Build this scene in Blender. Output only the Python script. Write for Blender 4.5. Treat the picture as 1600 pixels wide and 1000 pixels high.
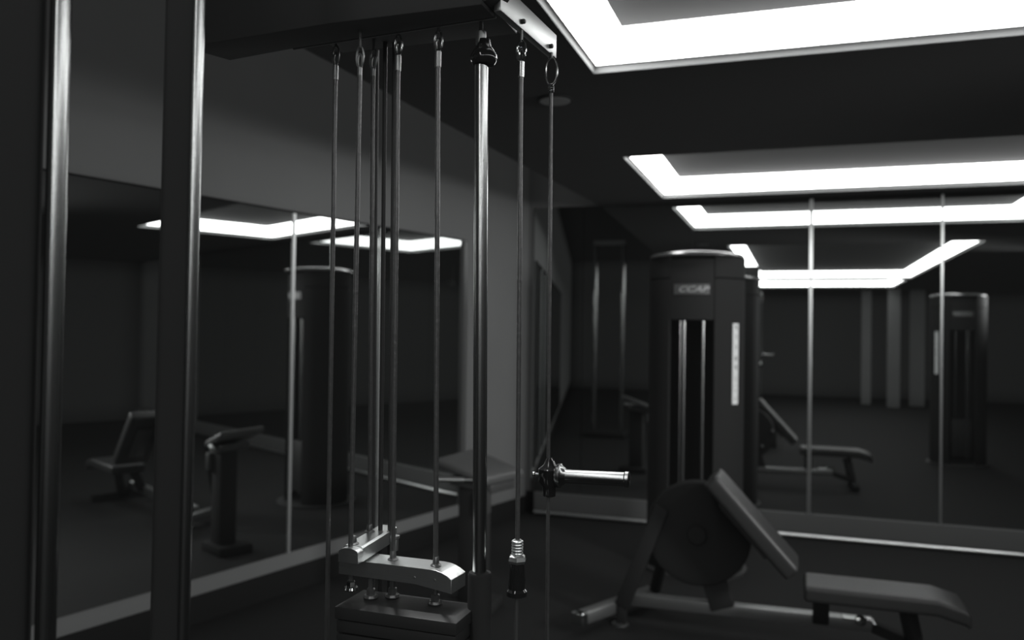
import bpy, bmesh, math, random
from math import sin, cos, pi, radians
from mathutils import Vector, Matrix

scene = bpy.context.scene
for o in list(bpy.data.objects):
    bpy.data.objects.remove(o)

# ------------------------------------------------------------------ camera
F_PX, PITCH, ROLL, YAW, CAM_H = 1289.0, 0.01347, 0.01421, 0.3323, 1.55
fw = Vector((-sin(YAW)*cos(PITCH), cos(YAW)*cos(PITCH), sin(PITCH)))
rt = Vector((cos(YAW), sin(YAW), 0)); up = rt.cross(fw)
r_ = rt*cos(ROLL) + up*sin(ROLL); u_ = up*cos(ROLL) - rt*sin(ROLL)
cam_data = bpy.data.cameras.new('camera')
cam_data.sensor_width = 36.0
cam_data.lens = 36.0*F_PX/1600.0
cam_data.clip_start = 0.05
cam_data.clip_end = 200
cam_data.dof.use_dof = True
cam_data.dof.focus_distance = 1.5
cam_data.dof.aperture_fstop = 3.0
cam = bpy.data.objects.new('camera', cam_data)
scene.collection.objects.link(cam)
m3 = Matrix((r_, u_, -fw)).transposed()
cam.matrix_world = Matrix.Translation((0, 0, CAM_H)) @ m3.to_4x4()
scene.camera = cam

# ------------------------------------------------------------------ world, exposure
w = bpy.data.worlds.new('world'); scene.world = w; w.use_nodes = True
AMB = 0.0
w.node_tree.nodes['Background'].inputs[0].default_value = (AMB*0.97, AMB*1.02, AMB*0.99, 1)
w.node_tree.nodes['Background'].inputs[1].default_value = 1.0
w.light_settings.ao_factor = 0.20
w.light_settings.distance = 0.35
vs = scene.view_settings
vs.view_transform = 'Standard'; vs.look = 'None'; vs.gamma = 1.0; vs.exposure = 0.0
vs.use_curve_mapping = False
cy = scene.cycles
cy.use_fast_gi = True
cy.fast_gi_method = 'ADD'
cy.caustics_reflective = False
cy.caustics_refractive = False
cy.sample_clamp_indirect = 2.0
cy.max_bounces = 12
cy.glossy_bounces = 10
cy.diffuse_bounces = 4
cy.use_denoising = True
COVE_E = 9.0

# ------------------------------------------------------------------ materials
def mat(name, col, rough=0.5, metal=0.0, noise=0.0, scale=20.0, bump=0.0, emit=0.0, spec=0.5, stretch=None, aniso=0.0):
    m = bpy.data.materials.new(name); m.use_nodes = True
    nt = m.node_tree; b = nt.nodes['Principled BSDF']
    c = col if isinstance(col, tuple) else (col*0.985, col*1.01, col)
    b.inputs['Base Color'].default_value = (*c, 1)
    b.inputs['Roughness'].default_value = rough
    b.inputs['Metallic'].default_value = metal
    b.inputs['Specular IOR Level'].default_value = spec
    if aniso: b.inputs['Anisotropic'].default_value = aniso
    if emit:
        b.inputs['Emission Color'].default_value = (1, 1, 1, 1)
        b.inputs['Emission Strength'].default_value = emit
    if noise or bump:
        tc = nt.nodes.new('ShaderNodeTexCoord'); mp = nt.nodes.new('ShaderNodeMapping')
        if stretch: mp.inputs['Scale'].default_value = stretch
        nz = nt.nodes.new('ShaderNodeTexNoise'); nz.inputs['Scale'].default_value = scale
        nz.inputs['Detail'].default_value = 5
        nt.links.new(tc.outputs['Object'], mp.inputs[0]); nt.links.new(mp.outputs[0], nz.inputs['Vector'])
        if noise:
            rp = nt.nodes.new('ShaderNodeMapRange')
            rp.inputs['To Min'].default_value = 1-noise; rp.inputs['To Max'].default_value = 1+noise
            mx = nt.nodes.new('ShaderNodeVectorMath'); mx.operation = 'SCALE'
            mx.inputs[0].default_value = c
            nt.links.new(nz.outputs['Fac'], rp.inputs[0]); nt.links.new(rp.outputs[0], mx.inputs['Scale'])
            nt.links.new(mx.outputs[0], b.inputs['Base Color'])
        if bump:
            bp = nt.nodes.new('ShaderNodeBump'); bp.inputs['Strength'].default_value = bump
            bp.inputs['Distance'].default_value = 0.002
            nt.links.new(nz.outputs['Fac'], bp.inputs['Height']); nt.links.new(bp.outputs[0], b.inputs['Normal'])
    return m

M_WALL = mat('wall_paint', 0.11, 0.85, noise=0.06, scale=3, bump=0.05)
M_BACK = mat('back_wall_paint', 0.085, 0.85, noise=0.06, scale=3)
M_PLINTH = mat('plinth_paint', 0.085, 0.7)
M_DARKWALL = mat('dark_wall_paint', 0.055, 0.8)
M_CEIL = mat('ceiling_paint', 0.019, 0.9)
M_WHITE = mat('white_paint', 0.75, 0.7)
M_PANEL = mat('cove_panel_paint', 0.05, 0.8)
M_FLOOR = mat('rubber_floor', 0.017, 0.8, noise=0.25, scale=60, bump=0.3, spec=0.08)
M_BASE = mat('black_baseboard', 0.014, 0.8, spec=0.05)
M_RAIL = mat('brushed_rail', 0.85, 0.33, 1.0, noise=0.1, scale=8, stretch=(1, 30, 30))
M_MIRROR = mat('mirror_glass', 0.64, 0.0, 0.993)
M_SEAM = mat('seam_aluminium', 0.75, 0.35, 0.9)
M_LED = mat('led_diffuser', 0.8, 0.6, emit=COVE_E)
M_LIP = mat('cove_lip', 0.2, 0.7)
M_BLACK = mat('black_powder_coat', 0.035, 0.45, bump=0.15, scale=300, spec=0.3)
M_BLACKMATT = mat('black_matt_plastic', 0.021, 0.8, spec=0.06)
M_STACK = mat('weight_stack_steel', 0.02, 0.5, spec=0.2, bump=0.1, scale=120)
M_GLOSS = mat('black_gloss_metal', 0.012, 0.08, 0.0, spec=0.6)
M_CHROME = mat('chrome', 0.75, 0.10, 1.0)
M_POLE = mat('polished_steel', 0.42, 0.24, 1.0)
M_ALU = mat('brushed_aluminium', 0.95, 0.31, 1.0, noise=0.08, scale=14, stretch=(1, 40, 40), bump=0.1)
M_BAR = mat('satin_bar', 0.48, 0.42, 1.0, noise=0.08, scale=14, stretch=(40, 1, 40))
M_GRIP = mat('grip_chrome', 0.34, 0.24, 1.0)
M_CABLE = mat('coated_wire_rope', 0.045, 0.34, 0.0, noise=0.3, scale=90, bump=0.6, spec=0.9)
M_DARKROD = mat('oiled_rod', 0.03, 0.5, 0.0, spec=0.3)
M_HOUSING = mat('housing_black', 0.026, 0.8, spec=0.1)
M_SATIN = mat('satin_chrome', 0.9, 0.33, 1.0)
M_ROD = mat('dark_steel_rod', 0.14, 0.32, 0.7)
M_VINYL = mat('black_vinyl', 0.022, 0.42, bump=0.25, scale=160, spec=0.35)
M_GREYVINYL = mat('grey_vinyl', 0.05, 0.4, bump=0.25, scale=160)  # lighter vinyl tone for the preacher arm pad
M_GREYFRAME = mat('grey_metal_frame', 0.30, 0.38, 0.85)
M_TOWER = mat('tower_black_plastic', 0.019, 0.75, spec=0.06)
M_LABEL = mat('label_dark', 0.05, 0.5)
M_LETTER = mat('label_letter', 0.25, 0.5)
M_STICKER = mat('sticker_white', 0.55, 0.6, noise=0.12, scale=30)
M_ICON = mat('sticker_print', 0.12, 0.7)
M_RIM = mat('mirror_edge_trim', 0.07, 0.4, 0.2)
M_SPEAKER = mat('ceiling_speaker', 0.10, 0.8)

# ------------------------------------------------------------------ mesh helpers
def V(*a): return Vector(a)

class MB:
    def __init__(self): self.bm = bmesh.new()
    def box(self, c, s, rot=None, bev=0.0, seg=2):
        t = bmesh.new(); bmesh.ops.create_cube(t, size=1.0)
        bmesh.ops.scale(t, vec=s, verts=t.verts)
        if bev: bmesh.ops.bevel(t, geom=list(t.edges), offset=bev, segments=seg, affect='EDGES', profile=0.5)
        M = Matrix.Translation(c) @ (rot.to_4x4() if rot else Matrix.Identity(4))
        bmesh.ops.transform(t, matrix=M, verts=t.verts); self._add(t); return self
    def _add(self, t):
        me = bpy.data.meshes.new('t'); t.to_mesh(me); self.bm.from_mesh(me); bpy.data.meshes.remove(me); t.free()
    def tube(self, pts, rad, n=16, cap=True):
        pts = [Vector(p) for p in pts]; rads = rad if isinstance(rad, (list, tuple)) else [rad]*len(pts)
        t = bmesh.new(); rings = []; ref = None
        for i, p in enumerate(pts):
            d = (pts[min(i+1, len(pts)-1)] - pts[max(i-1, 0)]).normalized()
            if ref is None: ref = d.orthogonal().normalized()
            a = (ref - d*ref.dot(d)).normalized(); b = d.cross(a); ref = a
            rings.append([t.verts.new(p + (a*cos(2*pi*k/n) + b*sin(2*pi*k/n))*rads[i]) for k in range(n)])
        for A, B in zip(rings, rings[1:]):
            for k in range(n): t.faces.new((A[k], A[(k+1) % n], B[(k+1) % n], B[k]))
        if cap:
            t.faces.new(rings[0][::-1]); t.faces.new(rings[-1])
        self._add(t); return self
    def lathe(self, prof, base, axis=(0, 0, 1), n=24, sx=1.0):
        """prof: list of (radius, height) along the axis, closed with caps"""
        ax = Vector(axis).normalized(); a = ax.orthogonal().normalized(); b = ax.cross(a); base = Vector(base)
        t = bmesh.new(); rings = []
        for rr, hh in prof:
            rr = max(rr, 1e-4)
            rings.append([t.verts.new(base + ax*hh + (a*cos(2*pi*k/n)*sx + b*sin(2*pi*k/n))*rr) for k in range(n)])
        for A, B in zip(rings, rings[1:]):
            for k in range(n): t.faces.new((A[k], A[(k+1) % n], B[(k+1) % n], B[k]))
        t.faces.new(rings[0][::-1]); t.faces.new(rings[-1])
        self._add(t); return self
    def ring(self, c, ax_u, ax_v, ru, rv, wire, n=28, m=10, a0=0, a1=2*pi):
        c = Vector(c); ax_u = Vector(ax_u).normalized(); ax_v = Vector(ax_v).normalized()
        full = abs(a1-a0-2*pi) < 1e-6
        t = bmesh.new(); nn = ax_u.cross(ax_v); rings = []
        K = n if full else n+1
        for i in range(K):
            a = a0+(a1-a0)*i/n
            p = c + ax_u*cos(a)*ru + ax_v*sin(a)*rv
            o = (ax_u*cos(a)/max(ru, 1e-6) + ax_v*sin(a)/max(rv, 1e-6)).normalized()
            rings.append([t.verts.new(p + (o*cos(2*pi*k/m) + nn*sin(2*pi*k/m))*wire) for k in range(m)])
        R = list(zip(rings, rings[1:])) + ([(rings[-1], rings[0])] if full else [])
        for A, B in R:
            for k in range(m): t.faces.new((A[k], A[(k+1) % m], B[(k+1) % m], B[k]))
        if not full: t.faces.new(rings[0][::-1]); t.faces.new(rings[-1])
        self._add(t); return self
    def prism(self, poly, vec, bev=0.0, seg=2):
        """polygon (3d points) swept by vec"""
        t = bmesh.new(); vec = Vector(vec)
        A = [t.verts.new(Vector(p)) for p in poly]; B = [t.verts.new(Vector(p)+vec) for p in poly]
        n = len(poly)
        t.faces.new(A[::-1]); t.faces.new(B)
        for k in range(n): t.faces.new((A[k], A[(k+1) % n], B[(k+1) % n], B[k]))
        bmesh.ops.recalc_face_normals(t, faces=t.faces)
        if bev: bmesh.ops.bevel(t, geom=list(t.edges), offset=bev, segments=seg, affect='EDGES', profile=0.5)
        self._add(t); return self
    def quad(self, *p):
        vs_ = [self.bm.verts.new(Vector(q)) for q in p]; self.bm.faces.new(vs_); return self
    def build(self, name, m, parent=None, smooth=35):
        bm = self.bm
        bmesh.ops.remove_doubles(bm, verts=bm.verts, dist=1e-6)
        bmesh.ops.recalc_face_normals(bm, faces=bm.faces)
        me = bpy.data.meshes.new(name); bm.to_mesh(me); bm.free()
        me.materials.append(m)
        if smooth:
            for p in me.polygons: p.use_smooth = True
            me.set_sharp_from_angle(angle=radians(smooth))
        o = bpy.data.objects.new(name, me); scene.collection.objects.link(o)
        if parent:
            o.parent = parent
            q, off = parent, Vector((0, 0, 0))
            while q: off += q.location; q = q.parent
            me.transform(Matrix.Translation(-off))
        return o

def tag(o, label, cat, group=None, kind=None):
    o['label'] = label; o['category'] = cat
    if group: o['group'] = group
    if kind: o['kind'] = kind
    return o
def thing(name, loc, label, cat, group=None):
    o = bpy.data.objects.new(name, None); scene.collection.objects.link(o); o.location = loc
    o.empty_display_size = 0.1
    return tag(o, label, cat, group)
def struct(o, label, cat):
    return tag(o, label, cat, kind='structure')
def copy_tree(o, parent=None):
    c = o.copy(); scene.collection.objects.link(c)
    if parent: c.parent = parent
    for ch in list(o.children): copy_tree(ch, c)
    return c

# ------------------------------------------------------------------ room shell
YB, ZC, ZH = 6.755, 2.609, 3.55          # back wall, dropped ceiling, high ceiling
XR, YR = 7.0, -9.0
YL = 0.2378
CX, CY = -2.186, YB
ld = V(sin(YL), cos(YL), 0); ln = V(cos(YL), -sin(YL), 0)   # along the left wall, its normal into the room
cor = V(CX, CY, 0)
def LW(s, z, off=0.0):                    # point on the left wall, s metres from the corner
    return cor - ld*s + ln*off + V(0, 0, z)
S_END = (YB-YR)/cos(YL)
xl_rear = (cor - ld*S_END).x

f = MB().box((0, -1.1, -0.05), (20, 15.9, 0.1)).build('floor', M_FLOOR, smooth=0)
struct(f, 'dark speckled rubber gym floor', 'floor')
b = MB().prism([LW(-0.1, -0.0), LW(S_END, 0), LW(S_END, 0, -0.12), LW(-0.1, 0, -0.12)], (0, 0, ZH)).build('wall_left', M_WALL, smooth=0)
struct(b, 'grey painted wall carrying the long mirror on the left', 'wall')
b = MB().box(((CX-0.2+XR)/2, YB+0.06, ZH/2), (XR-CX+0.5, 0.12, ZH)).build('wall_back', M_BACK, smooth=0)
struct(b, 'grey painted end wall behind the tall mirror panels', 'wall')
b = MB().box((XR+0.06, (YB+YR)/2, ZH/2), (0.12, YB-YR, ZH)).build('wall_right', M_DARKWALL, smooth=0)
struct(b, 'dark wall on the far right side of the gym', 'wall')
b = MB().box(((xl_rear+XR)/2, YR-0.06, ZH/2), (XR-xl_rear+0.4, 0.12, ZH)).build('wall_rear', M_DARKWALL, smooth=0)
struct(b, 'dark wall at the rear end of the gym', 'wall')
b = MB().box((0.5, -1.1, ZH+0.05), (15, 15.9, 0.1)).build('ceiling', M_CEIL, smooth=0)
struct(b, 'dark high ceiling along the left wall', 'ceiling')

# dropped ceiling with openings for the light coves
coves = []                                # x0, x1, y0, y1
for k, (y0, y1, x0) in enumerate([(4.92, 6.49, -1.0), (-3.0, 3.29, -0.795), (-5.95, -3.5, -0.8)]):
    coves.append((x0, 1.95, y0, y1))
def soff_x(y): return -1.915 + 0.052*y
mb = MB()
def slab(x0a, x0b, x1, y0, y1):           # x0a at y0, x0b at y1
    mb.prism([(x0a, y0, ZC), (x1, y0, ZC), (x1, y1, ZC), (x0b, y1, ZC)], (0, 0, 0.16))
ys = YR
for (x0, x1, y0, y1) in sorted(coves, key=lambda c: c[2]):
    slab(soff_x(ys), soff_x(y0), XR, ys, y0)
    slab(soff_x(y0), soff_x(y1), x0, y0, y1)
    slab(x1, x1, XR, y0, y1)
    ys = y1
slab(soff_x(ys), soff_x(YB), XR, ys, YB)
o = mb.build('ceiling', M_CEIL, smooth=0)
struct(o, 'dark dropped ceiling holding the rectangular light coves', 'ceiling')
# edge of the dropped ceiling going up to the high ceiling
o = MB().prism([(soff_x(YR)+0.02, YR, ZC+0.16), (soff_x(YR)+0.10, YR, ZC+0.16), (soff_x(YB)+0.10, YB, ZC+0.16), (soff_x(YB)+0.02, YB, ZC+0.16)], (0, 0, ZH-ZC-0.16)).build('trim_1', M_CEIL, smooth=0)
struct(o, 'dark vertical edge of the dropped ceiling', 'trim')

LH = 0.13
cove_labels = [
    'rectangular white light cove in the ceiling right before the mirrored end wall',
    'large bright light cove in the ceiling at the top right, nearest in view',
    'light cove at the far rear, seen only as a small reflection']
for (x0, x1, y0, y1), lab in zip(coves, cove_labels):
    cx, cyy = (x0+x1)/2, (y0+y1)/2
    t = thing('ceiling_light', (cx, cyy, ZC), lab, 'light', 'rectangular light coves in the ceiling')
    def ringq(m, ia, za, ib, zb):
        A = [(x0+ia, y0+ia, za), (x1-ia, y0+ia, za), (x1-ia, y1-ia, za), (x0+ia, y1-ia, za)]
        B = [(x0+ib, y0+ib, zb), (x1-ib, y0+ib, zb), (x1-ib, y1-ib, zb), (x0+ib, y1-ib, zb)]
        for k in range(4): m.quad(A[k], A[(k+1) % 4], B[(k+1) % 4], B[k])
    m = MB(); ringq(m, 0.001, ZC+0.001, 0.001, ZC+0.03); ringq(m, 0.001, ZC+0.03, 0.012, ZC+0.03); m.build('cove_edge', M_LIP, t, 0)
    m = MB(); ringq(m, 0.012, ZC+0.03, 0.14, ZC+LH); m.build('light_diffuser', M_LED, t, 0)
    m = MB(); m.box((cx, cyy, ZC+LH+0.006), (x1-x0-0.24, y1-y0-0.24, 0.012)); m.build('center_panel', M_PANEL, t, 0)
    m = MB(); m.box((cx, cyy, ZC+0.165), (x1-x0+0.10, y1-y0+0.10, 0.012)); m.build('cove_lid', M_CEIL, t, 0)

# baseboards, plinth, rail
o = MB().prism([LW(0.0, 0, 0.012), LW(S_END, 0, 0.012), LW(S_END, 0, 0.001), LW(0.0, 0, 0.001)], (0, 0, 0.143)).build('baseboard_left', M_BASE, smooth=0)
struct(o, 'black baseboard under the grey wall on the left', 'baseboard')
o = MB().box(((-2.10+XR)/2, YB-0.02, 0.0925), (XR+2.10, 0.04, 0.185), bev=0.003).build('baseboard_back', M_PLINTH, smooth=0)
struct(o, 'grey plinth under the mirror panels of the end wall', 'baseboard')
o = MB().box((-2.14, YB-0.006, 0.0925), (0.075, 0.012, 0.185)).build('trim_4', M_BASE, smooth=0)
struct(o, 'short black baseboard piece in the room corner', 'trim')
o = MB().tube([(-2.09, YB-0.058, 0.020), (XR-0.01, YB-0.058, 0.020)], 0.0175, n=24).build('trim_2', M_RAIL)
struct(o, 'brushed metal rail along the foot of the end wall', 'trim')

# mirrors on the back wall
ZM0, ZM1 = 0.185, ZC-0.001
xs = [-2.136, -1.70, -0.80, 0.10, 1.005, 1.91, 2.81, 3.71, 4.61]
bl = ['narrow mirror panel next to the room corner', 'mirror panel left of the black tower on the end wall',
      'mirror panel right behind the black tower on the end wall', 'mirror panel between the two thin vertical metal strips',
      'mirror panel at the right edge of the view', 'mirror panel further right beyond the view', 'mirror panel further right beyond the view',
      'mirror panel further right beyond the view']
for a, b_, lab in zip(xs, xs[1:], bl):
    o = MB().box(((a+b_)/2, YB-0.012, (ZM0+ZM1)/2), (b_-a-0.004, 0.008, ZM1-ZM0)).build('wall_mirror', M_MIRROR, smooth=0)
    tag(o, lab, 'mirror', 'mirror panels on the end wall')
for x, lab in zip(xs[3:6], ['thin upright metal strip on the end wall mirror, next to the black tower', 'thin upright metal strip further right on the end wall mirror', 'thin upright metal strip beyond the right edge of the view']):
    wd = 0.026 if x < 0.5 else 0.016
    o = MB().box((x, YB-0.022, (ZM0+ZM1)/2-0.002), (wd, 0.010, ZM1-ZM0-0.01), bev=0.002).build('mirror_strip', M_SEAM)
    tag(o, lab, 'trim', 'metal strips between mirror panels')

# mirrors on the left wall
ss = [0.985, 1.90, 2.665, 3.54, 4.41, 5.28, 6.15, 7.02, 7.9]
ZL0, ZL1 = 0.235, 2.228
ll = ['narrow mirror panel at the far right end of the left wall', 'mirror panel behind the hanging cables on the left wall',
      'mirror panel between the chrome post and the cables on the left wall', 'mirror panel between the two chrome posts on the left wall',
      'mirror panel at the left edge of the view', 'left wall mirror panel outside the view', 'left wall mirror panel outside the view', 'left wall mirror panel outside the view']
def left_box(s0, s1, z0, z1, o0, o1):
    m = MB(); m.prism([LW(s0, z0, o0), LW(s1, z0, o0), LW(s1, z0, o1), LW(s0, z0, o1)], (0, 0, z1-z0)); return m
for a, b_, lab in zip(ss, ss[1:], ll):
    o = left_box(a+0.002, b_-0.002, ZL0, ZL1, 0.004, 0.012).build('wall_mirror', M_MIRROR, smooth=0)
    tag(o, lab, 'mirror', 'mirror panels on the left wall')
for s, lab in zip((1.90, 2.665), ['thin upright metal strip on the left mirror, half hidden by cables', 'thin upright metal strip on the left mirror, left of the cables']):
    o = left_box(s-0.009, s+0.009, ZL0+0.002, ZL1-0.004, 0.0125, 0.019).build('mirror_strip', M_SEAM, smooth=0)
    tag(o, lab, 'trim', 'metal strips on the left wall mirror')
o = left_box(0.93, 0.983, ZL0, ZL1, 0.002, 0.03).build('trim_3', M_RIM, smooth=0)
struct(o, 'grey end trim of the left wall mirror', 'trim')
o = left_box(0.93, 8.0, ZL1+0.001, ZL1+0.009, 0.001, 0.020).build('trim_5', M_BASE, smooth=0)
struct(o, 'thin dark edge along the top of the left mirror', 'trim')

# grey columns at the rear of the gym (seen in the mirrors)
for (x, y, wd, lab) in [(-1.27, -6.9, 0.13, 'leftmost'), (1.50, -6.9, 0.2, 'second'), (2.0, -6.2, 0.25, 'third'), (2.55, -6.9, 0.3, 'rightmost')]:
    o = MB().box((x, y, ZC/2), (wd, 0.15, ZC-0.004), bev=0.01).build('column', M_WALL, smooth=0)
    tag(o, lab+' grey column at the rear of the gym, seen in the end mirror', 'column', 'grey columns at the rear')

# ceiling speaker
t = thing('ceiling_speaker', (-1.05, 3.6, ZC), 'small round speaker cover flush in the dark ceiling', 'speaker')
MB().lathe([(0.082, 0), (0.082, -0.006), (0.070, -0.009)], (-1.05, 3.6, ZC-0.0005), n=40).build('rim', M_BLACKMATT, t)
MB().lathe([(0.070, -0.0085), (0.069, -0.0105), (0.02, -0.0115)], (-1.05, 3.6, ZC-0.0005), n=40).build('grille', M_SPEAKER, t)

# unseen fill spots added at the right side to brighten the left wall
SPOT_W = 360.0
for (p, q, pw, lab) in (((3.0, 3.3, 2.30), (-2.9, 3.4, 0.95), 1.1, 'black fill light added on the right side of the gym, out of view, nearer the end wall'), ((3.0, 1.9, 2.30), (-2.4, 5.7, 1.0), 1.9, 'black fill light added on the right side of the gym, out of view, nearer the camera')):
    p, q = V(*p), V(*q); d = (q-p).normalized()
    t = thing('fill_spotlight', p, lab, 'light', 'added fill lights out of view')
    MB().tube([p-d*0.02, V(p.x, p.y, ZC-0.001)], 0.01).build('arm', M_BLACK, t)
    m = MB(); m.lathe([(0.03, -0.14), (0.05, -0.13), (0.055, -0.01)], p, axis=d, n=32); m.build('lamp_body', M_BLACK, t)
    ldt = bpy.data.lights.new('fill_lamp', 'SPOT'); ldt.energy = SPOT_W*pw; ldt.spot_size = radians(50); ldt.spot_blend = 1.0; ldt.shadow_soft_size = 0.40
    lo = bpy.data.objects.new('fill_lamp', ldt); scene.collection.objects.link(lo); lo.parent = t
    lo.location = d*0.0; lo.rotation_euler = d.to_track_quat('-Z', 'Y').to_euler()

dl = thing('fill_downlight', (-0.98, 1.80, ZC), 'small recessed fill light added in the dropped ceiling above the cable machine, out of view', 'light')  # added out of view to brighten the tops of the lever bars
MB().lathe([(0.060, 0.0), (0.060, -0.006), (0.048, -0.008)], (-0.98, 1.80, ZC-0.0005), n=36).build('rim', M_BLACKMATT, dl)
ldt = bpy.data.lights.new('fill_lamp', 'SPOT'); ldt.energy = 120.0; ldt.spot_size = radians(34); ldt.spot_blend = 0.7; ldt.shadow_soft_size = 0.03
lo = bpy.data.objects.new('fill_lamp', ldt); scene.collection.objects.link(lo); lo.parent = dl
lo.location = (0, 0, -0.02); lo.rotation_euler = (V(-0.66, 1.38, 1.1)-V(-0.98, 1.80, ZC)).to_track_quat('-Z', 'Y').to_euler()

# ------------------------------------------------------------------ cable station (foreground)
cs = thing('cable_station', (-0.62, 1.42, 0), 'black multi cable machine with hanging wire ropes and aluminium lever bars in front', 'exercise machine')
ZT = 2.098
# top housing: shallow box over the cables
poly = [(-1.143, 1.313, ZT), (-1.107, 1.406, ZT), (-0.936, 1.382, ZT), (-0.505, 1.345, ZT), (-0.505, 1.285, ZT), (-0.80, 1.285, ZT)]
MB().prism(poly, (0, 0, 0.42), bev=0.003).build('top_housing', M_HOUSING, cs)
MB().box((-0.722, 1.3665, ZT+0.001), (0.44, 0.003, 0.003), rot=Matrix.Rotation(radians(-4.9), 3, 'Z')).build('lower_trim', M_ROD, cs)
# carrier plate above the cables
MB().box((-0.70, 1.43, ZT+0.035), (0.38, 0.11, 0.03), bev=0.003).build('carrier_plate', M_BLACK, cs)
MB().tube([(-0.515, 1.29, ZT+0.052), (-0.515, 1.343, ZT+0.052)], 0.046, n=40).build('pulley_boss', M_BLACKMATT, cs)
# aluminium bar at the top right
a = V(-0.483, 1.318, ZT-0.0); b = V(-0.455, 1.566, ZT-0.006)
d = (b-a).normalized(); nn = V(d.y, -d.x, 0)
bar = MB().prism([a, b, b+V(0, 0, 0.046), a+V(0, 0, 0.050)], -nn*0.014, bev=0.0012).build('mounting_bar', M_BAR, cs)
bar['label'] = 'pale brushed aluminium bar'
for fr in (0.34, 0.86):
    p = a+(b-a)*fr+V(0, 0, 0.012)
    MB().lathe([(0.0045, 0), (0.0045, 0.005), (0.003, 0.007)], p+nn*0.0003, axis=nn, n=12).build('bolt', M_BLACK, bar)

def rope(pts, rad, name='cable'):
    return MB().tube(pts, rad, n=12).build(name, M_CABLE, cs)
def lerp(a, b, t): return Vector(a)+(Vector(b)-Vector(a))*t
def hanger(top, ztop, kind, rod, wide=0.0095, bright=M_ROD):
    """ferrule, thimble eye and link over a cable; children of the cable"""
    x, y, z = top
    if kind == 'coil':
        m = MB()
        for k in range(4): m.ring((x, y, z+0.004+k*0.0042), (1, 0, 0), (0, 1, 0), 0.0042, 0.0042, 0.0018, n=16, m=8)
        m.build('ferrule', M_CHROME, rod)
        zl = z+0.018
        MB().ring((x, y, zl+0.026), (1, 0, 0), (0, 0, 1), 0.0118, 0.027, 0.0022).build('link', bright, rod)
        MB().tube([(x, y, zl+0.05), (x, y, ztop)], 0.003, n=10).build('eye_bolt', M_ROD, rod)
        return
    fl = {'long': 0.026, 'short': 0.014}[kind]
    MB().tube([(x, y, z-0.002), (x, y, z+fl)], 0.0058 if kind == 'long' else 0.0045, n=16).build('ferrule', M_POLE if bright is M_CHROME else M_GREYFRAME, rod)
    ze = z+fl
    MB().ring((x, y, ze+0.012), (1, 0, 0), (0, 0, 1), 0.0045, 0.013, 0.0022).build('thimble', bright, rod)
    MB().ring((x, y, ze+0.020), V(0.9, -0.3, 0), (0, 0, 1), wide, 0.019, 0.0020).build('link', bright, rod)
    MB().tube([(x, y, ze+0.036), (x, y, ztop)], 0.0028, n=10).build('eye_bolt', M_ROD, rod)

CR = 0.0046
# (bottom, top, kind)
specs = [
    ((-0.8571, 1.41, 0.30), (-0.8601, 1.409, 2.040), 'long', M_ROD),
    ((-0.7634, 1.3305, 1.150), (-0.7615, 1.3311, 2.015), 'short', M_GREYFRAME),
    ((-0.7804, 1.4316, 1.150), (-0.7878, 1.4291, 2.045), 'short', M_GREYFRAME),
    ((-0.7004, 1.3752, 1.09), (-0.7055, 1.3735, 2.033), 'long', M_POLE),
    ((-0.6110, 1.3696, 1.085), (-0.6210, 1.3662, 2.030), 'long', M_POLE)]
for i, (bt, tp, kd, mt) in enumerate(specs):
    if i in (3, 4):     # keep the front bar holes centred
        bt = (bt[0], bt[1], bt[2])
    c = rope([bt, tp], CR)
    hanger(tp, ZT+0.02, kd, c, bright=mt)
# slim dark guide rods behind
for (bt, tp) in [((-0.8183, 1.5246, 0.55), (-0.8304, 1.5205, 2.13)), ((-0.7649, 1.4545, 0.55), (-0.7745, 1.4515, 2.13)), ((-0.7490, 1.4640, 0.55), (-0.7590, 1.4610, 2.13))]:
    MB().tube([bt, tp], 0.0045, n=14).build('guide_rod', M_DARKROD, cs)
# cable with the screw coupling (right)
c = rope([(-0.4706, 1.4112, 1.175), (-0.4759, 1.4094, 2.0117)], 0.0042)
hanger((-0.4759, 1.4094, 2.0117), ZT, 'long', c, bright=M_CHROME)
m = MB()
for k in range(5): m.ring((-0.4706, 1.4112, 1.172-k*0.0052), (1, 0, 0), (0, 1, 0), 0.0085, 0.0085, 0.0024, n=20, m=8)
m.lathe([(0.007, 1.150), (0.007, 1.176)], (-0.4706, 1.4112, 0), n=16)
m.build('coil_spring', M_SATIN, c)
MB().lathe([(0.007, 1.152), (0.0155, 1.146), (0.0175, 1.139), (0.0155, 1.134), (0.012, 1.132)], (-0.4706, 1.4112, 0), n=6).build('hex_nut', M_SATIN, c, smooth=20)
MB().lathe([(0.013, 1.133), (0.0145, 1.12), (0.0155, 1.10), (0.015, 1.088), (0.0185, 1.084), (0.0185, 1.076), (0.012, 1.073), (0.004, 1.072)], (-0.4706, 1.4112, 0), n=28).build('coupling', M_GLOSS, c)
MB().tube([(-0.4709, 1.411, 1.074), (-0.4715, 1.411, 0.32)], 0.0036, n=12).build('lower_rod', M_ROD, c)
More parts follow.
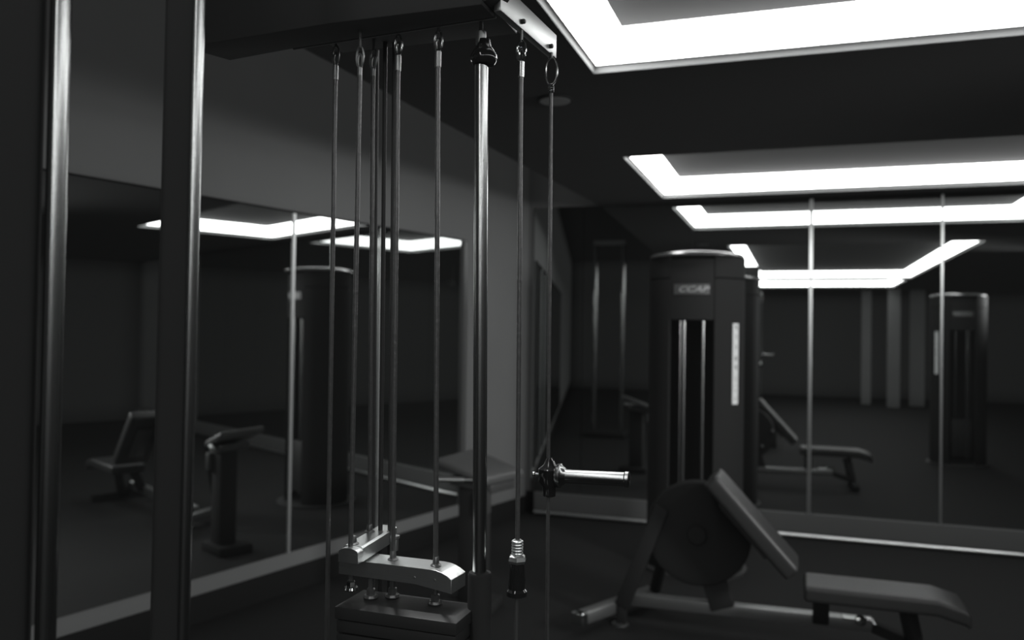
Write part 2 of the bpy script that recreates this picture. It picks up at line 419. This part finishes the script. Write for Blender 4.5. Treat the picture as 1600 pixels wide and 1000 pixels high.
# thin cable with the chrome grip (far right)
c = rope([(-0.4463, 1.54, 0.32), (-0.4564, 1.5365, 2.0141)], 0.0036)
hanger((-0.4564, 1.5365, 2.0141), ZT-0.004, 'coil', c, bright=M_POLE)
hx, hy, hz = -0.4495, 1.5385, 1.272
MB().lathe([(0.006, -0.042), (0.012, -0.040), (0.0135, -0.022), (0.021, -0.012), (0.022, 0.012), (0.012, 0.020), (0.006, 0.034)], (hx, hy, hz), n=24).build('clamp_block', M_GLOSS, c)
hd = V(1, 0.02, 0.015).normalized()
g = MB().lathe([(0.010, 0.012), (0.0215, 0.014), (0.0235, 0.018), (0.0235, 0.023), (0.019, 0.026), (0.0165, 0.030), (0.0135, 0.033), (0.0135, 0.146), (0.0150, 0.148), (0.0150, 0.154), (0.012, 0.156), (0.002, 0.157)], (hx, hy, hz), axis=hd, n=36).build('handle', M_GRIP, c)
g['label'] = 'chrome grip handle'
MB().lathe([(0.0045, -0.034), (0.006, -0.033), (0.006, -0.029), (0.0035, -0.028), (0.0035, 0.0)], (hx, hy, hz), axis=hd, n=16).build('lock_pin', M_CHROME, c)

# central guide pole with cap and black sleeve
pl = MB().tube([(-0.5304, 1.3815, 1.05), (-0.5411, 1.3779, 2.04)], 0.0125, n=40).build('guide_pole', M_POLE, cs)
pl['label'] = 'polished steel pole'
MB().lathe([(0.0125, 2.026), (0.019, 2.028), (0.0235, 2.034), (0.0245, 2.040), (0.0235, 2.046), (0.019, 2.054), (0.0135, 2.061), (0.0115, 2.068), (0.011, 2.074)], (-0.537, 1.379, 0), n=32).build('pole_cap', M_GLOSS, pl)
MB().tube([(-0.5425, 1.378, 2.066), (-0.5425, 1.378, 2.088)], 0.0095, n=20).build('cap_neck', M_GREYFRAME, pl)
MB().tube([(-0.5425, 1.378, 2.086), (-0.5425, 1.378, 2.12)], 0.004, n=12).build('eye_bolt', M_ROD, pl)
MB().lathe([(0.0215, 0.0), (0.0215, 1.115), (0.0195, 1.119), (0.013, 1.120)], (-0.5304, 1.3815, 0), n=32).build('pole_sleeve', M_BLACKMATT, pl)

# lever bars
def holed(o): return o
zt = 1.125
prof = [(-0.796, zt-0.028), (-0.796, zt-0.004), (-0.792, zt), (-0.612, zt), (-0.600, zt-0.001), (-0.590, zt-0.0035), (-0.580, zt-0.008), (-0.570, zt-0.0145), (-0.570, zt-0.0395), (-0.580, zt-0.038), (-0.640, zt-0.030)]
lb = MB().prism([(x, 1.345, z) for x, z in prof], (0.004, 0.056, 0), bev=0.0006, seg=1).build('lever_bar', M_ALU, cs, smooth=25)
lb['label'] = 'front aluminium lever bar with a bevelled right end'
for (x, y) in ((-0.7002, 1.3752), (-0.6112, 1.3696)):
    MB().lathe([(0.010, 0), (0.010, 0.0015), (0.0062, 0.004), (0.0052, 0.016), (0.0046, 0.017)], (x, y, zt+0.0002), n=20).build('collar', M_ROD, lb)
for x in (-0.652, -0.612):
    MB().lathe([(0.002, 0), (0.002, 0.0012)], (x+0.01, 1.345, zt-0.018), axis=(0, -1, 0), n=10).build('screw', M_ROD, lb)
zr = 1.156
def arc_poly(x0, x1, zb, ztp, y):
    P = [(x0, y, zb), (x1, y, zb)]
    for k in range(9):
        a_ = pi*k/8
        P.append(((x0+x1)/2+cos(a_)*(x1-x0)/2, y, ztp-0.008+0.008*sin(a_)))
    return P
rb = MB().prism(arc_poly(-0.778, -0.738, zr-0.027, zr, 1.312), (0, 0.020, 0), bev=0.0005, seg=1)
rb.prism([(-0.778, 1.330, zr-0.027), (-0.738, 1.330, zr-0.027), (-0.738, 1.330, zr-0.003), (-0.742, 1.330, zr), (-0.774, 1.330, zr), (-0.778, 1.330, zr-0.003)], (-0.016, 0.165, 0))
rb = rb.build('lever_bar', M_ALU, cs, smooth=25)
rb['label'] = 'rear aluminium lever bar crossing over the front one'
for (x, y) in ((-0.7634, 1.3405), (-0.7804, 1.4316)):
    MB().lathe([(0.010, 0), (0.010, 0.0015), (0.0062, 0.004), (0.0052, 0.014), (0.0046, 0.015)], (x, y, zr+0.0002), n=20).build('collar', M_ROD, rb)
# rod ends and nuts below the bars
for (x, y, z0, zb, mt) in ((-0.776, 1.357, zt-0.026, 1.066, M_CHROME), (-0.735, 1.357, zt-0.026, 1.0565, M_ROD), (-0.7002, 1.3752, zt-0.026, 1.0565, M_ROD), (-0.6112, 1.3696, zt-0.03, 1.0565, M_ROD)):
    st = MB().tube([(x, y, z0+0.004), (x, y, zb+0.012)], 0.0048, n=14).build('threaded_stud', M_ROD, cs)
    MB().lathe([(0.0125, 0), (0.0135, 0.002), (0.012, 0.006)], (x, y, zb), n=24).build('washer', mt, st)
    MB().lathe([(0.0085, 0.006), (0.0085, 0.016), (0.006, 0.018)], (x, y, zb), n=6).build('lock_nut', mt, st, smooth=20)
MB().lathe([(0.0065, 1.128), (0.0065, 1.150), (0.009, 1.152), (0.009, 1.156)], (-0.722, 1.425, 0), n=16).build('stop_pin', M_GREYFRAME, cs)
# weight stack: plates with a top plate
st = MB().box((-0.655, 1.345, 1.045), (0.235, 0.105, 0.022), bev=0.002).build('top_plate', M_STACK, cs)
for k in range(16):
    MB().box((-0.655, 1.345, 1.0215-k*0.0245), (0.23, 0.10, 0.0225), bev=0.003).build('weight_plate', M_STACK, cs)
MB().box((-0.655, 1.345, 0.30), (0.25, 0.12, 0.60), bev=0.004).build('stack_housing', M_BLACKMATT, cs)
MB().box((-0.60, 1.47, 0.15), (0.70, 0.30, 0.30), bev=0.01).build('base_housing', M_BLACKMATT, cs)

# ------------------------------------------------------------------ chrome guide posts at the left
def post(name_label, pos, lean, w_up, r_rod, off):
    x, y = pos
    t = thing('guide_post', (x, y, 0), name_label, 'gym post', 'dark uprights with chrome rods at the left')
    top = 2.55
    m = MB()
    dx, dy = off
    zf = lambda z: V(x+lean*(z-1.55), y, z)
    rot = Matrix.Rotation(YAW+0.45, 3, 'Z')
    c = MB().box((0, 0, 0), (w_up, w_up*0.85, top-0.05), rot=None, bev=w_up*0.16, seg=3)
    bmesh.ops.transform(c.bm, matrix=Matrix.Translation((x+dx, y+dy, top/2+0.02)) @ Matrix.Rotation(lean, 4, 'Y') @ rot.to_4x4(), verts=c.bm.verts)
    c.build('upright', M_BLACKMATT, t)
    MB().tube([zf(0.03), zf(top-0.02)], r_rod, n=48).build('chrome_rod', M_POLE, t)
    MB().box((x+dx/2, y+dy/2, 0.015), (w_up*2.4, w_up*2.2, 0.03), bev=0.004).build('foot_plate', M_BLACK, t)
    return t
post('nearest blurred chrome rod on a wide dark upright at the left edge', (-0.8475, 0.7600), 0.0045, 0.062, 0.0118, (-0.052, -0.018))
post('second blurred chrome rod on a narrower dark upright, left of the cables', (-0.7600, 0.8955), 0.0070, 0.036, 0.0086, (-0.024, -0.008))

# ------------------------------------------------------------------ tower (selectorised machine at the end wall)
def make_tower(loc, lab, grp):
    X, Yc = 0.0, 0.0
    t = thing('weight_tower', (0, 0, 0), lab, 'exercise machine', grp)
    R = 0.312
    def shell(a0, a1, n, r0, r1, z0, z1):
        P = [(cos(a0+(a1-a0)*k/n)*r1, sin(a0+(a1-a0)*k/n)*r1*0.85, z0) for k in range(n+1)]
        P += [(cos(a1+(a0-a1)*k/n)*r0, sin(a1+(a0-a1)*k/n)*r0*0.85, z0) for k in range(n+1)]
        return P, (0, 0, z1-z0)
    fr = -pi/2
    gL, gR = fr-0.52, fr+0.44
    P, v = shell(gR, gL+2*pi, 72, R-0.02, R, 0.02, 1.905)
    MB().prism(P, v).build('housing', M_TOWER, t)
    P, v = shell(gL+0.01, gR-0.01, 16, R-0.03, R-0.004, 1.64, 2.03)
    MB().prism(P, v).build('front_panel', M_TOWER, t)
    P, v = shell(gR, gL+2*pi, 72, R-0.02, R+0.001, 1.912, 2.045)
    MB().prism(P, v).build('cap_band', M_TOWER, t)
    MB().lathe([(R-0.012, 2.046), (R-0.002, 2.052), (R-0.004, 2.062), (R-0.02, 2.073), (R-0.08, 2.085), (0.05, 2.092)], (0, 0, 0), n=72).build('cap', M_CAP, t)
    bpy.data.objects[t.name]
    for x in (-0.085, -0.060, 0.060):
        MB().tube([(x, -0.20, 0.10), (x, -0.20, 1.68)], 0.011 if x != -0.085 else 0.006, n=20).build('guide_rod', M_POLE, t)
    MB().box((-0.0, -0.16, 0.34), (0.22, 0.10, 0.44), bev=0.004).build('weight_stack', M_STACK, t)
    MB().lathe([(R+0.03, 0.0), (R+0.03, 0.018), (R, 0.02)], (0, 0, 0), n=48).build('foot_plate', M_BLACK, t)
    # label with lettering
    pa = MB()
    P, v = shell(fr-0.41, fr+0.33, 12, R-0.003, R+0.001, 1.802, 1.868)
    lb_ = MB().prism(P, v).build('name_plate', M_LABEL, t)
    cu = bpy.data.curves.new('lettering', 'FONT'); cu.body = 'CCAP'; cu.size = 0.064; cu.shear = 0.35; cu.extrude = 0.001
    cu.align_x = 'CENTER'; cu.align_y = 'CENTER'; cu.space_character = 0.98; cu.offset = 0.0008
    to = bpy.data.objects.new('tmp_text', cu); scene.collection.objects.link(to)
    bpy.context.view_layer.update()
    me = bpy.data.meshes.new_from_object(to.evaluated_get(bpy.context.evaluated_depsgraph_get()))
    bpy.data.objects.remove(to); bpy.data.curves.remove(cu)
    for vv in me.vertices:                          # wrap the letters on the curved plate
        a_ = fr-0.02 + vv.co.x*1.15/R
        rr = R+0.0022+vv.co.z
        vv.co = Vector((cos(a_)*rr, sin(a_)*rr*0.85, 1.834+vv.co.y*0.80))
    me.materials.clear(); me.materials.append(M_LETTER); me.name = 'lettering'
    le = bpy.data.objects.new('lettering', me); scene.collection.objects.link(le); le.parent = lb_
    # instruction sticker
    aS = fr+0.985
    P, v = shell(aS-0.095, aS+0.095, 4, R+0.0005, R+0.0025, 1.10, 1.62)
    sk = MB().prism(P, v).build('instruction_sticker', M_STICKER, t)
    sk['label'] = 'white strip with small dark exercise icons'
    tang = V(-sin(aS), cos(aS)*0.85, 0).normalized(); nrm = V(tang.y, -tang.x, 0)
    c0 = V(cos(aS)*(R+0.0028), sin(aS)*(R+0.0028)*0.85, 0)
    def at(u, z, o_=0.0003): return c0+tang*u+nrm*o_+V(0, 0, z)
    def dot(u, z, ru, rz, n=10):
        m_ = MB(); P_ = [at(u+cos(2*pi*k/n)*ru, z+sin(2*pi*k/n)*rz) for k in range(n)]
        m_.prism(P_, nrm*0.0006); return m_
    def bar_(mm, u0, z0, u1, z1, w_=0.003):
        A, B = at(u0, z0), at(u1, z1); d_ = (B-A).normalized(); s_ = d_.cross(nrm)*w_/2
        mm.prism([A-s_, B-s_, B+s_, A+s_], nrm*0.0006)
    zc = [1.592, 1.535, 1.470, 1.395, 1.335, 1.262, 1.185, 1.135]
    for i, z in enumerate(zc):
        mm = MB()
        if i in (0, 4):
            mm = dot(0.002, z+0.008, 0.007, 0.008); bar_(mm, 0.002, z+0.004, 0.008, z-0.014, 0.008); bar_(mm, -0.012, z+0.006, 0.013, z+0.004, 0.004)
        elif i in (1, 2):
            bar_(mm, -0.010, z+0.012, 0.008, z+0.006); bar_(mm, 0.008, z+0.006, -0.004, z-0.006); bar_(mm, -0.010, z-0.012, 0.010, z-0.012); bar_(mm, -0.002, z, 0.010, z, 0.006 if i == 2 else 0.003)
        elif i in (3, 5):
            for k in range(10):
                a0_, a1_ = 2*pi*k/10, 2*pi*(k+1)/10
                bar_(mm, cos(a0_)*0.010, z+sin(a0_)*0.014, cos(a1_)*0.010, z+sin(a1_)*0.014, 0.005 if i == 3 else 0.0022)
            if i == 3: bar_(mm, 0, z-0.008, 0, z+0.008, 0.003)
        elif i == 6:
            bar_(mm, -0.004, z-0.008, 0.008, z+0.010, 0.005); dv = MB(); bar_(dv, -0.024, z+0.036, 0.024, z+0.036, 0.002); dv.build('divider_line', M_ICON, sk, smooth=0)
        else:
            bar_(mm, -0.012, z+0.006, 0.012, z+0.006, 0.002); bar_(mm, -0.012, z+0.006, -0.012, z-0.006, 0.004); bar_(mm, 0.010, z+0.006, 0.010, z-0.004, 0.004)
        mm.build('printed_icon', M_ICON, sk, smooth=0)
    return t
M_CAP = mat('tower_cap_plastic', 0.04, 0.22, spec=0.6)
tw = make_tower((0, 0, 0), 'tall round black machine tower with a letter plate and icon strip', 'round black machine towers')
tw.location = (-0.635, 5.62, 0); tw.rotation_euler = (0, 0, radians(2))
t2 = copy_tree(tw)
t2.location = (1.88, 2.10, 0); t2.rotation_euler = (0, 0, radians(180))
t2['label'] = 'second round black machine tower, seen only reflected at the right of the end mirror'

# ------------------------------------------------------------------ padded bench machine with the round cover
bx = thing('leg_curl_machine', (-0.1, 4.35, 0), 'low black exercise bench with tilted back pad, flat seat pad and large round cover', 'exercise bench')
# seat pad
def pad_mesh(L, W, T, bev, nose=0.0):
    t_ = bmesh.new(); bmesh.ops.create_cube(t_, size=1.0); bmesh.ops.scale(t_, vec=(L, W, T), verts=t_.verts)
    bmesh.ops.bevel(t_, geom=list(t_.edges), offset=bev, segments=5, affect='EDGES', profile=0.6)
    return t_
def add_pad(name, L, W, T, bev, M, fn=None):
    m = MB(); t_ = pad_mesh(L, W, T, bev)
    if fn:
        bmesh.ops.subdivide_edges(t_, edges=list(t_.edges), cuts=5, use_grid_fill=True)
        for v in t_.verts: fn(v)
    bmesh.ops.transform(t_, matrix=M, verts=t_.verts); m._add(t_); return m
def bend(v):
    s = v.co.x/0.345
    if s > 0.7: v.co.z -= 0.045*(s-0.7)**2/0.09
m = add_pad('seat', 0.70, 0.27, 0.075, 0.026, Matrix.Translation((0.392, 4.235, 0.341)), bend)
m.build('seat_pad', M_VINYL, bx, 60)
# back pad, tilted about 47 degrees
p0, p1 = V(-0.348, 0, 0.862), V(0.020, 0, 0.462)
dd = (p1-p0).normalized(); ang = math.atan2(-(p1.z-p0.z), p1.x-p0.x)
nrm = V(-dd.z, 0, dd.x)
cen = (p0+p1)/2 - nrm*0.045 + V(0, 4.225, 0)
Mx = Matrix.Translation(cen) @ Matrix.Rotation(ang, 4, 'Y')
m = add_pad('back', (p1-p0).length+0.03, 0.27, 0.085, 0.028, Mx)
m.build('back_pad', M_VINYL, bx, 60)
MB().box(cen-nrm*0.055, ((p1-p0).length*0.6, 0.12, 0.02), rot=Matrix.Rotation(ang, 3, 'Y'), bev=0.004).build('pad_bracket', M_BLACK, bx)
# round cover
MB().lathe([(0.02, -0.055), (0.225, -0.052), (0.262, -0.040), (0.270, -0.025), (0.270, 0.025), (0.262, 0.040), (0.02, 0.05)], (-0.475, 4.40, 0.515), axis=(0, 1, 0), n=72).build('round_cover', M_TOWER, bx)
MB().lathe([(0.05, -0.062), (0.045, -0.07), (0.01, -0.072)], (-0.475, 4.40, 0.515), axis=(0, 1, 0), n=32).build('hub_cap', M_TOWER, bx)
# frame
def sq(m, a_, b_, wdt, hgt, bev=0.006):
    a_, b_ = Vector(a_), Vector(b_); d_ = b_-a_; L = d_.length; d_.normalize()
    rot = d_.to_track_quat('X', 'Z').to_matrix()
    m.box((a_+b_)/2, (L, wdt, hgt), rot=rot, bev=bev); return m
sq(MB(), (-0.86, 4.42, 0.125), (0.36, 4.40, 0.145), 0.07, 0.06).build('base_beam', M_GREYFRAME, bx)
sq(MB(), (-1.03, 4.15, 0.085), (-0.76, 4.70, 0.085), 0.07, 0.06).build('cross_foot', M_GREYFRAME, bx)
sq(MB(), (-1.050, 4.112, 0.083), (-1.026, 4.16, 0.085), 0.078, 0.068, 0.012).build('chrome_end_cap', M_CHROME, bx)
sq(MB(), (-0.655, 4.36, 0.64), (-0.865, 4.37, 0.10), 0.06, 0.075).build('leg', M_BLACKMATT, bx)
sq(MB(), (-0.62, 4.62, 0.60), (-0.74, 4.66, 0.10), 0.05, 0.05).build('leg', M_BLACKMATT, bx)
MB().box((-0.865, 4.37, 0.06), (0.05, 0.05, 0.11), bev=0.004).build('leg', M_BLACKMATT, bx)
MB().lathe([(0.045, 0.0), (0.045, 0.008), (0.02, 0.012)], (-0.872, 4.36, 0), n=28).build('foot_plate', M_RAIL, bx)
sq(MB(), (-0.40, 4.40, 0.30), (-0.345, 4.40, 0.14), 0.06, 0.12).build('cover_support', M_BLACKMATT, bx)
sq(MB(), (0.125, 4.30, 0.31), (0.125, 4.38, 0.14), 0.075, 0.06).build('seat_post', M_BLACKMATT, bx)
sq(MB(), (0.36, 4.40, 0.14), (0.53, 4.38, 0.085), 0.07, 0.05).build('front_strut', M_BLACKMATT, bx)
sq(MB(), (0.50, 4.30, 0.29), (0.56, 4.36, 0.02), 0.06, 0.06).build('leg', M_BLACKMATT, bx)
sq(MB(), (0.555, 4.10, 0.04), (0.575, 4.62, 0.04), 0.06, 0.05).build('cross_foot', M_BLACKMATT, bx)
MB().lathe([(0.022, 0), (0.026, 0.006), (0.026, 0.025), (0.018, 0.03)], (0.30, 4.362, 0.172), axis=(0.3, -1, 0.2), n=10).build('adjustment_knob', M_CHROME, bx)
MB().tube([(0.30, 4.36, 0.178), (0.36, 4.345, 0.182), (0.37, 4.34, 0.165)], 0.009, n=12).build('adjustment_lever', M_CHROME, bx)
MB().box((0.26, 4.37, 0.176), (0.07, 0.05, 0.012), bev=0.003).build('slide_plate', M_RAIL, bx)

# ------------------------------------------------------------------ preacher bench behind the pole
pb = thing('preacher_bench', (-1.69, 4.28, 0), 'black pad on a thick post with a chrome handle, near the left mirror', 'exercise bench')
quad = [V(-1.870, 4.16, 0.848), V(-1.575, 4.18, 0.752), V(-1.470, 4.52, 0.752), V(-1.790, 4.52, 0.862)]
m = MB().prism([q-V(0, 0, 0.045) for q in quad], (0, 0, 0.045), bev=0.015, seg=4); m.build('arm_pad', M_GREYVINYL, pb, 60)
MB().prism([(-1.80, 4.20, 0.70), (-1.56, 4.22, 0.66), (-1.50, 4.44, 0.66), (-1.72, 4.44, 0.70)], (0, 0, 0.05), bev=0.006).build('pad_bracket', M_BLACK, pb)
MB().box((-1.68, 4.28, 0.35), (0.15, 0.12, 0.70), bev=0.01).build('post', M_BLACKMATT, pb)
MB().box((-1.70, 4.30, 0.03), (0.30, 0.24, 0.06), bev=0.01).build('base', M_BLACKMATT, pb)
MB().lathe([(0.010, 0), (0.014, 0.004), (0.014, 0.155), (0.010, 0.158), (0.007, 0.16), (0.007, 0.24)], (-1.852, 4.12, 0.738), axis=(1, 0.32, 0.0), n=24).build('handle', M_RAIL, pb)
MB().box((-1.60, 4.22, 0.615), (0.06, 0.06, 0.12), bev=0.006).build('seat_bracket', M_BLACK, pb)

# ------------------------------------------------------------------ tall rack beside the left wall, seen only in the mirror
rk = thing('gym_rack', (-2.66, 1.30, 0), 'tall frame of two metal uprights and a top bar, reflected near the room corner', 'gym rack')
for x in (-2.875, -2.455):
    MB().tube([(x, 1.30, 0.06), (x, 1.30, 2.86)], 0.03, n=24).build('upright', M_POLE, rk)
MB().box((-2.665, 1.30, 2.90), (0.48, 0.08, 0.07), bev=0.008).build('top_bar', M_GREYFRAME, rk)
MB().box((-2.665, 1.30, 0.035), (0.60, 0.50, 0.07), bev=0.01).build('base', M_BLACKMATT, rk)

for (x, z, rr) in ((-0.33, 0.40, 0.022), (-0.24, 0.55, 0.016), (-0.40, 0.34, 0.014)):
    MB().lathe([(rr*0.5, 0), (rr, 0.012), (rr, 0.030), (rr*0.6, 0.040)], (x, 4.452, z), axis=(0, 1, 0), n=20).build('glint_knob', M_CHROME, bx)  # unseen chrome knobs added to give bright dots in the end mirror
